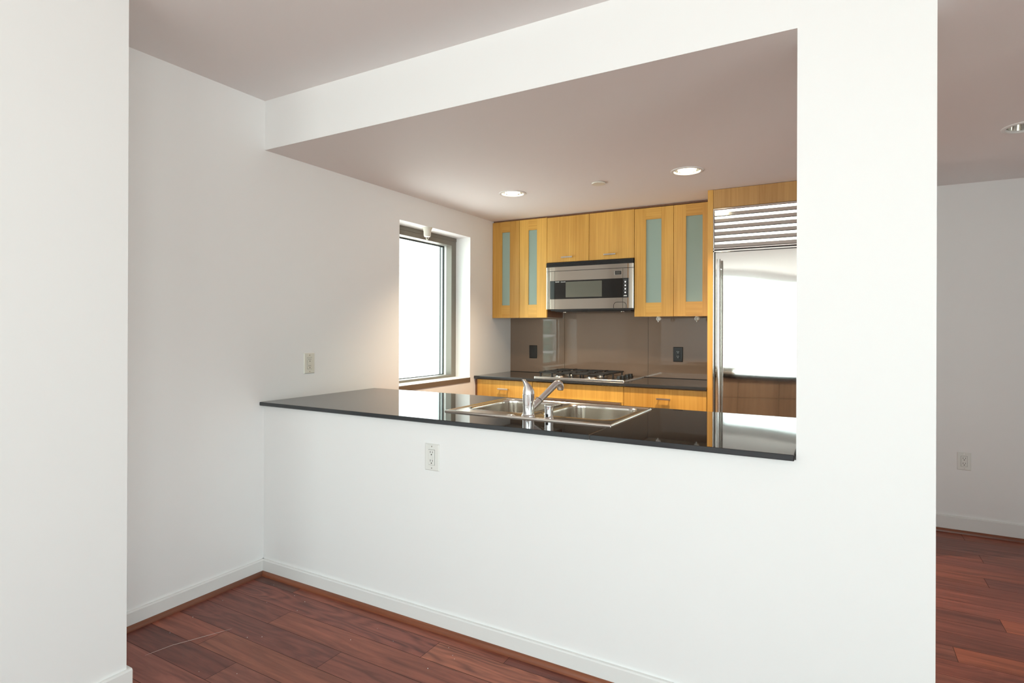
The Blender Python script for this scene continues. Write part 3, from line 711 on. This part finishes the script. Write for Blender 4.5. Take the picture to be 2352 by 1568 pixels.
# ------------------------------------------------------------------ cooktop
def build_cooktop():
    t = thing('gas_cooktop', (0.91, 2.42, HC), 'stainless steel gas cooktop with black grates set in the rear countertop', 'cooktop')
    x0, x1, y0, y1 = 0.522, 1.302, 2.175, 2.690
    m = MB(); cx, cy, hx, hy = (x0+x1)/2, (y0+y1)/2, (x1-x0)/2, (y1-y0)/2
    m.loops([rrect(cx, cy, hx, hy, 0.010, HC), rrect(cx, cy, hx, hy, 0.010, HC+0.006), rrect(cx, cy, hx-0.003, hy-0.003, 0.008, HC+0.010),
             rrect(cx, cy, hx-0.022, hy-0.022, 0.010, HC+0.010), rrect(cx, cy, hx-0.030, hy-0.030, 0.010, HC+0.006)], False, True)
    m.build('tray', 'steel', t, smooth=40)
    burners = [(0.700, 2.315), (0.700, 2.555), (0.985, 2.315), (0.985, 2.555)]
    for x, y in burners:
        m = MB(); m.lathe((x, y, HC+0.006), [(0.062, 0.0), (0.060, 0.003), (0.045, 0.004), (0.043, 0.010), (0.036, 0.011)], n=32); o = m.build('burner', 'brushed_nickel', t, smooth=40)
        m = MB(); m.lathe((x, y, HC+0.017), [(0.037, 0.0), (0.038, 0.004), (0.034, 0.008), (0.0, 0.009)], n=32); m.build('burner_cap', 'cast_iron', o, smooth=40)
    for gx0, gx1 in ((0.555, 0.8415), (0.8435, 1.130)):
        m = MB(); zt, zb = HC+0.049, HC+0.037; w_ = 0.0055; gy0, gy1 = 2.205, 2.665
        m.box(gx0, gx1, gy0, gy0+2*w_, zb, zt, 0.002, 1); m.box(gx0, gx1, gy1-2*w_, gy1, zb, zt, 0.002, 1)
        m.box(gx0, gx0+2*w_, gy0, gy1, zb, zt, 0.002, 1); m.box(gx1-2*w_, gx1, gy0, gy1, zb, zt, 0.002, 1)
        ym = (gy0+gy1)/2; m.box(gx0, gx1, ym-w_, ym+w_, zb, zt, 0.002, 1)
        gc = (gx0+gx1)/2
        for by in (2.315, 2.555):
            m.box(gx0, gc-0.028, by-0.004, by+0.004, zb+0.002, zt+0.003, 0.0015, 1); m.box(gc+0.028, gx1, by-0.004, by+0.004, zb+0.002, zt+0.003, 0.0015, 1)
            lo, hi = (gy0, ym) if by < ym else (ym, gy1)
            m.box(gc-0.004, gc+0.004, lo, by-0.028, zb+0.002, zt+0.003, 0.0015, 1); m.box(gc-0.004, gc+0.004, by+0.028, hi, zb+0.002, zt+0.003, 0.0015, 1)
        for fx in (gx0+0.012, gx1-0.012):
            for fy in (gy0+0.012, ym, gy1-0.012): m.box(fx-0.006, fx+0.006, fy-0.006, fy+0.006, HC+0.006, zb+0.002, 0.001, 1)
        m.build('grate', 'cast_iron', t)
    for y in (2.300, 2.385, 2.500, 2.585):
        m = MB(); m.lathe((1.215, y, HC+0.006), [(0.024, 0.0), (0.024, 0.004), (0.019, 0.006), (0.018, 0.024), (0.016, 0.027), (0, 0.027)], n=28); o = m.build('knob', 'black_plastic', t, smooth=40)
        m = MB(); m.box(1.2125, 1.2175, y-0.017, y+0.017, HC+0.032, HC+0.036, 0.001, 1); m.build('knob_grip', 'polished_steel', o)
build_cooktop()

# ------------------------------------------------------------------ sink and faucet
def build_sink():
    t = thing('double_bowl_sink', (1.492, 0.48, HC), 'stainless steel double-bowl sink set in the peninsula countertop', 'sink')
    X0_, X1_, Y0_, Y1_ = 1.070, 1.912, 0.192, 0.778; XM = 1.487; ZD = HC+0.0045
    m = MB(); cx, cy, hx, hy = (X0_+X1_)/2, (Y0_+Y1_)/2, (X1_-X0_)/2, (Y1_-Y0_)/2
    m.loops([rrect(cx, cy, hx, hy, 0.004, HC), rrect(cx, cy, hx, hy, 0.004, HC+0.003), rrect(cx, cy, hx-0.003, hy-0.003, 0.004, HC+0.0075),
             rrect(cx, cy, hx-0.007, hy-0.007, 0.004, HC+0.0085), rrect(cx, cy, hx-0.012, hy-0.012, 0.002, HC+0.0065), rrect(cx, cy, hx-0.015, hy-0.015, 0.002, ZD)])
    for a, b_, c, d in ((X0_+0.015, XM, 1.112, 1.462), (XM, X1_-0.015, 1.512, 1.874)):
        ocx, ohx = (a+b_)/2, (b_-a)/2; ocy, ohy = cy, hy-0.015
        bcx, bhx = (c+d)/2, (d-c)/2; y0, y1 = 0.305, 0.738; bcy, bhy = (y0+y1)/2, (y1-y0)/2
        L = [rrect(ocx, ocy, ohx, ohy, 0.0005, ZD), rrect(bcx, bcy, bhx+0.010, bhy+0.010, 0.080, ZD), rrect(bcx, bcy, bhx+0.006, bhy+0.006, 0.076, ZD+0.0022),
             rrect(bcx, bcy, bhx+0.002, bhy+0.002, 0.072, ZD+0.0018), rrect(bcx, bcy, bhx-0.004, bhy-0.004, 0.068, ZD-0.004), rrect(bcx, bcy, bhx-0.006, bhy-0.006, 0.066, ZD-0.015),
             rrect(bcx, bcy, bhx-0.010, bhy-0.010, 0.064, ZD-0.150), rrect(bcx, bcy, bhx-0.018, bhy-0.018, 0.058, ZD-0.172), rrect(bcx, bcy, bhx-0.040, bhy-0.040, 0.05, ZD-0.182), rrect(bcx, bcy, 0.05, 0.05, 0.045, ZD-0.186)]
        m.loops(L, False, True)
    m.build('basin', 'sink_steel', t, smooth=35)
    for bx in (1.287, 1.693):
        m = MB(); m.lathe((bx, 0.5215, ZD-0.1855), [(0.044, 0), (0.042, 0.003), (0.030, 0.001), (0.0, 0.0005)], n=28, cap0=False, cap1=False); m.build('drain', 'chrome', t, smooth=40)
    m = MB(); m.lathe((1.423, 0.226, ZD), [(0.020, 0), (0.020, 0.002), (0.012, 0.005), (0, 0.006)], n=28, cap1=False); m.build('hole_cover', 'chrome', t, smooth=60)
    return ZD
ZD = build_sink()
def build_faucet():
    fx, fy = 1.497, 0.252
    t = thing('kitchen_faucet', (fx, fy, ZD), 'chrome single-lever pull-out kitchen faucet on the sink deck', 'faucet')
    m = MB(); m.lathe((fx, fy, ZD), [(0.031, 0), (0.031, 0.004), (0.028, 0.007), (0.0265, 0.010), (0.0265, 0.0500), (0.0258, 0.0505), (0.0258, 0.0515), (0.0265, 0.052), (0.0268, 0.098), (0.0262, 0.0985), (0.0262, 0.100)], n=40)
    m.build('body', 'chrome', t, smooth=40)
    # domed lever that sweeps up and back over the cap
    vx = Vector((-0.87, -0.49, 0))           # lever points away from the sink, to the left
    L = []
    prof = [(0.100, .0268, .0268, 0), (0.101, .0272, .0272, 0), (0.113, .0258, .0260, -.0002), (0.122, .0232, .0235, .0007), (0.130, .0204, .0210, .0024), (0.138, .0175, .0180, .0050),
            (0.146, .0143, .0150, .0092), (0.153, .0119, .0125, .0139), (0.159, .0100, .0105, .0185), (0.1635, .0085, .0090, .0215), (0.1655, .0062, .0060, .0222)]
    side = Vector((-vx.y, vx.x, 0))
    for z, a, b_, off in prof:
        L.append([Vector((fx, fy, ZD+z))+vx*off+vx*(a*math.cos(2*math.pi*i/36))+side*(b_*math.sin(2*math.pi*i/36)) for i in range(36)])
    m = MB(); m.loops(L, True, True); m.build('lever', 'chrome', t, smooth=50)
    d = Vector((0.30, 0.954, 0)).normalized(); up = Vector((0, 0, 1))
    def P(l, z): return Vector((fx, fy, ZD))+d*l+up*z
    m = MB(); m.tube([P(0.012, 0.027), P(0.070, 0.0632)], [0.0150, 0.0145], 24); m.build('spout', 'chrome', t, smooth=40)
    m = MB(); m.tube([P(0.070, 0.0630), P(0.0735, 0.0652)], [0.0132, 0.0132], 24); m.build('seam_ring', 'dark_gap', t, smooth=40)
    m = MB(); m.tube([P(0.0730, 0.0650), P(0.120, 0.0945), P(0.168, 0.1245), P(0.184, 0.1335), P(0.198, 0.1360), P(0.209, 0.1300), P(0.2140, 0.119), P(0.2150, 0.105)],
                     [0.0145, 0.0148, 0.0155, 0.0165, 0.0175, 0.0180, 0.0175, 0.0160], 24); o = m.build('spray_head', 'chrome', t, smooth=50)
    m = MB(); m.lathe(tuple(P(0.2150, 0.105)), [(0.0135, 0.0), (0.0125, -0.004), (0.0, -0.0045)], n=24); m.build('nozzle', 'slot_dark', o, smooth=40)
build_faucet()
ax_, ay_ = 1.606, 0.240
t = thing('air_gap_cap', (ax_, ay_, ZD), 'short chrome cylinder cap standing on the sink deck beside the faucet', 'air gap cap')
m = MB(); m.lathe((ax_, ay_, ZD), [(0.021, 0), (0.021, 0.003), (0.0195, 0.004), (0.0195, 0.050), (0.0205, 0.052), (0.0205, 0.056), (0.0185, 0.0585), (0.0, 0.0585)], n=36, cap1=False)
m.build('cap', 'chrome', t, smooth=40)
m = MB(); m.box(ax_-0.006, ax_+0.006, ay_-0.0203, ay_-0.018, ZD+0.006, ZD+0.020, 0.001, 1); m.build('overflow_slot', 'dark_gap', t)

# ------------------------------------------------------------------ refrigerator and its oak surround
t = thing('refrigerator_surround', (2.42, 2.4, 0), 'tall oak end panel and header framing the refrigerator', 'cabinet surround')
m = MB(); m.box(1.925, 1.9605, YF, D-0.001, 0, H2-0.001, 0.0008, 1); m.build('side_panel', 'oak_vertical', t, tint=(1.0, 0.93, 0.86))
m = MB(); m.box(2.868, 2.904, YF, D-0.001, 0, H2-0.001, 0.0008, 1); m.build('side_panel', 'oak_vertical', t, tint=(1.0, 0.93, 0.86))
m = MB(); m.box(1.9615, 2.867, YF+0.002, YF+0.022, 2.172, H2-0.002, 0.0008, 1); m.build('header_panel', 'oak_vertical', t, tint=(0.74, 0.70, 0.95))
t = thing('refrigerator', (2.41, 2.4, 0), 'built-in stainless steel refrigerator with louvred top grille', 'refrigerator')
fx0, fx1, yf = 1.9625, 2.866, 2.083
m = MB(); m.box(fx0+0.002, fx1-0.002, yf+0.045, D-0.03, 0.0, 2.165); m.build('cabinet_body', 'gasket', t)
m = MB()
m.box(fx0, fx1, yf-0.002, yf+0.03, 2.158, 2.168, 0.001, 1); m.box(fx0, fx1, yf-0.002, yf+0.03, 1.886, 1.894, 0.001, 1); m.box(fx0, fx1, yf-0.002, yf+0.03, 1.868, 1.8785, 0.001, 1)
m.box(fx0, fx0+0.0085, yf-0.002, yf+0.03, 0.02, 2.158, 0.001, 1); m.box(fx1-0.0085, fx1, yf-0.002, yf+0.03, 0.02, 2.158, 0.001, 1)
m.build('frame', 'polished_steel', t)
m = MB(); m.box(fx0+0.0085, fx1-0.0085, yf+0.028, yf+0.044, 1.866, 2.157); m.build('grille_backing', 'dark_gap', t)
m = MB(); zp = (2.157-1.895)/6.0
for k in range(6):
    zt = 2.1555-k*zp; zb = zt-zp
    pr = [(yf+0.024, zt), (yf+0.0005, zt), (yf+0.0000, zt-0.001), (yf+0.0028, zt-0.0175), (yf+0.0042, zt-0.0178), (yf+0.0032, zb+0.0048), (yf+0.0042, zb+0.0036), (yf+0.026, zb+0.0036)]
    m.loops([[(fx0+0.010, y, z) for y, z in pr], [(fx1-0.010, y, z) for y, z in pr]], True, True)
m.build('grille', 'polished_steel', t)
m = MB(); m.box(fx0+0.0155, fx1-0.0155, yf-0.003, yf+0.040, 0.115, 1.864, 0.002, 2); door = m.build('door', 'fridge_steel', t)
m = MB(); m.box(fx0+0.0085, fx1-0.0085, yf+0.006, yf+0.044, 0.10, 1.868); m.build('door_gasket', 'gasket', t)
m = MB(); m.box(fx0, fx1, yf+0.03, yf+0.06, 0.0, 0.10); m.build('toe_kick', 'steel', t)
hx_ = fx0+0.0475
m = MB(); m.tube([(hx_, yf-0.055, 0.30), (hx_, yf-0.055, 1.812)], 0.0125, 24)
for z in (0.36, 1.75): m.tube([(hx_, yf-0.055, z), (hx_, yf-0.002, z)], 0.008, 14)
m.build('handle', 'polished_steel', door, smooth=40)

# ------------------------------------------------------------------ litter on the floor
m = MB(); m.tube([(0.275, -0.761, 0.0012), (0.281, -0.729, 0.0010), (0.294, -0.661, 0.0010), (0.323, -0.600, 0.0010), (0.352, -0.535, 0.0010), (0.389, -0.453, 0.0012)], [0.0003, 0.0008, 0.0010, 0.0010, 0.0009, 0.0003], 6)
tag(m.build('loose_thread', 'strand_pale'), 'thin pale curved thread lying on the wood floor by the left wall', 'thread')
m = MB(); rnd = random.Random(5)
for k in range(26):
    x, y, r = rnd.uniform(0.1, 1.4), rnd.uniform(-0.85, -0.05), rnd.uniform(0.0009, 0.0018)
    m.lathe((x, y, 0.0), [(r, 0), (r*0.8, r*0.9), (0, r*1.1)], n=6, cap1=False)
o = tag(m.build('plaster_crumbs', 'white_plastic'), 'tiny white plaster crumbs scattered on the red wood floor', 'crumbs', kind='stuff')

# ------------------------------------------------------------------ the tower seen through the kitchen window (in reflections)
t = thing('office_tower', (0, 0, -60), 'pale green glass tower with white floor bands outside the kitchen window', 'building')
c_, s2 = math.cos(math.radians(-26)), math.sin(math.radians(-26))
m = MB(); m.box(-22, 22, -20, 0, 0, 110); m.build('glass_facade', 'facade_glass', t, off=(0, 0, 0))
m = MB()
for k in range(36): m.box(-22.2, 22.2, -0.1, 0.35, k*3.0+0.0, k*3.0+0.42)
o = m.build('floor_bands', 'facade_white', t, off=(0, 0, 0))
m = MB()
for k in range(36): m.box(-22.1, 22.1, -0.1, 0.12, k*3.0+1.75, k*3.0+1.87)
for k in range(-14, 15): m.box(k*1.5-0.05, k*1.5+0.05, -0.1, 0.15, 0, 110)
for k in range(90): 
    kx, kz = rnd.randrange(-14, 14), rnd.randrange(10, 34)
    m.box(kx*1.5+0.1, kx*1.5+1.4, -0.1, 0.05, kz*3+0.45, kz*3+1.75)
m.build('mullions', 'facade_grey', t, off=(0, 0, 0))
t.location = (-45, -88, -60); t.rotation_euler = (0, 0, math.radians(-26))
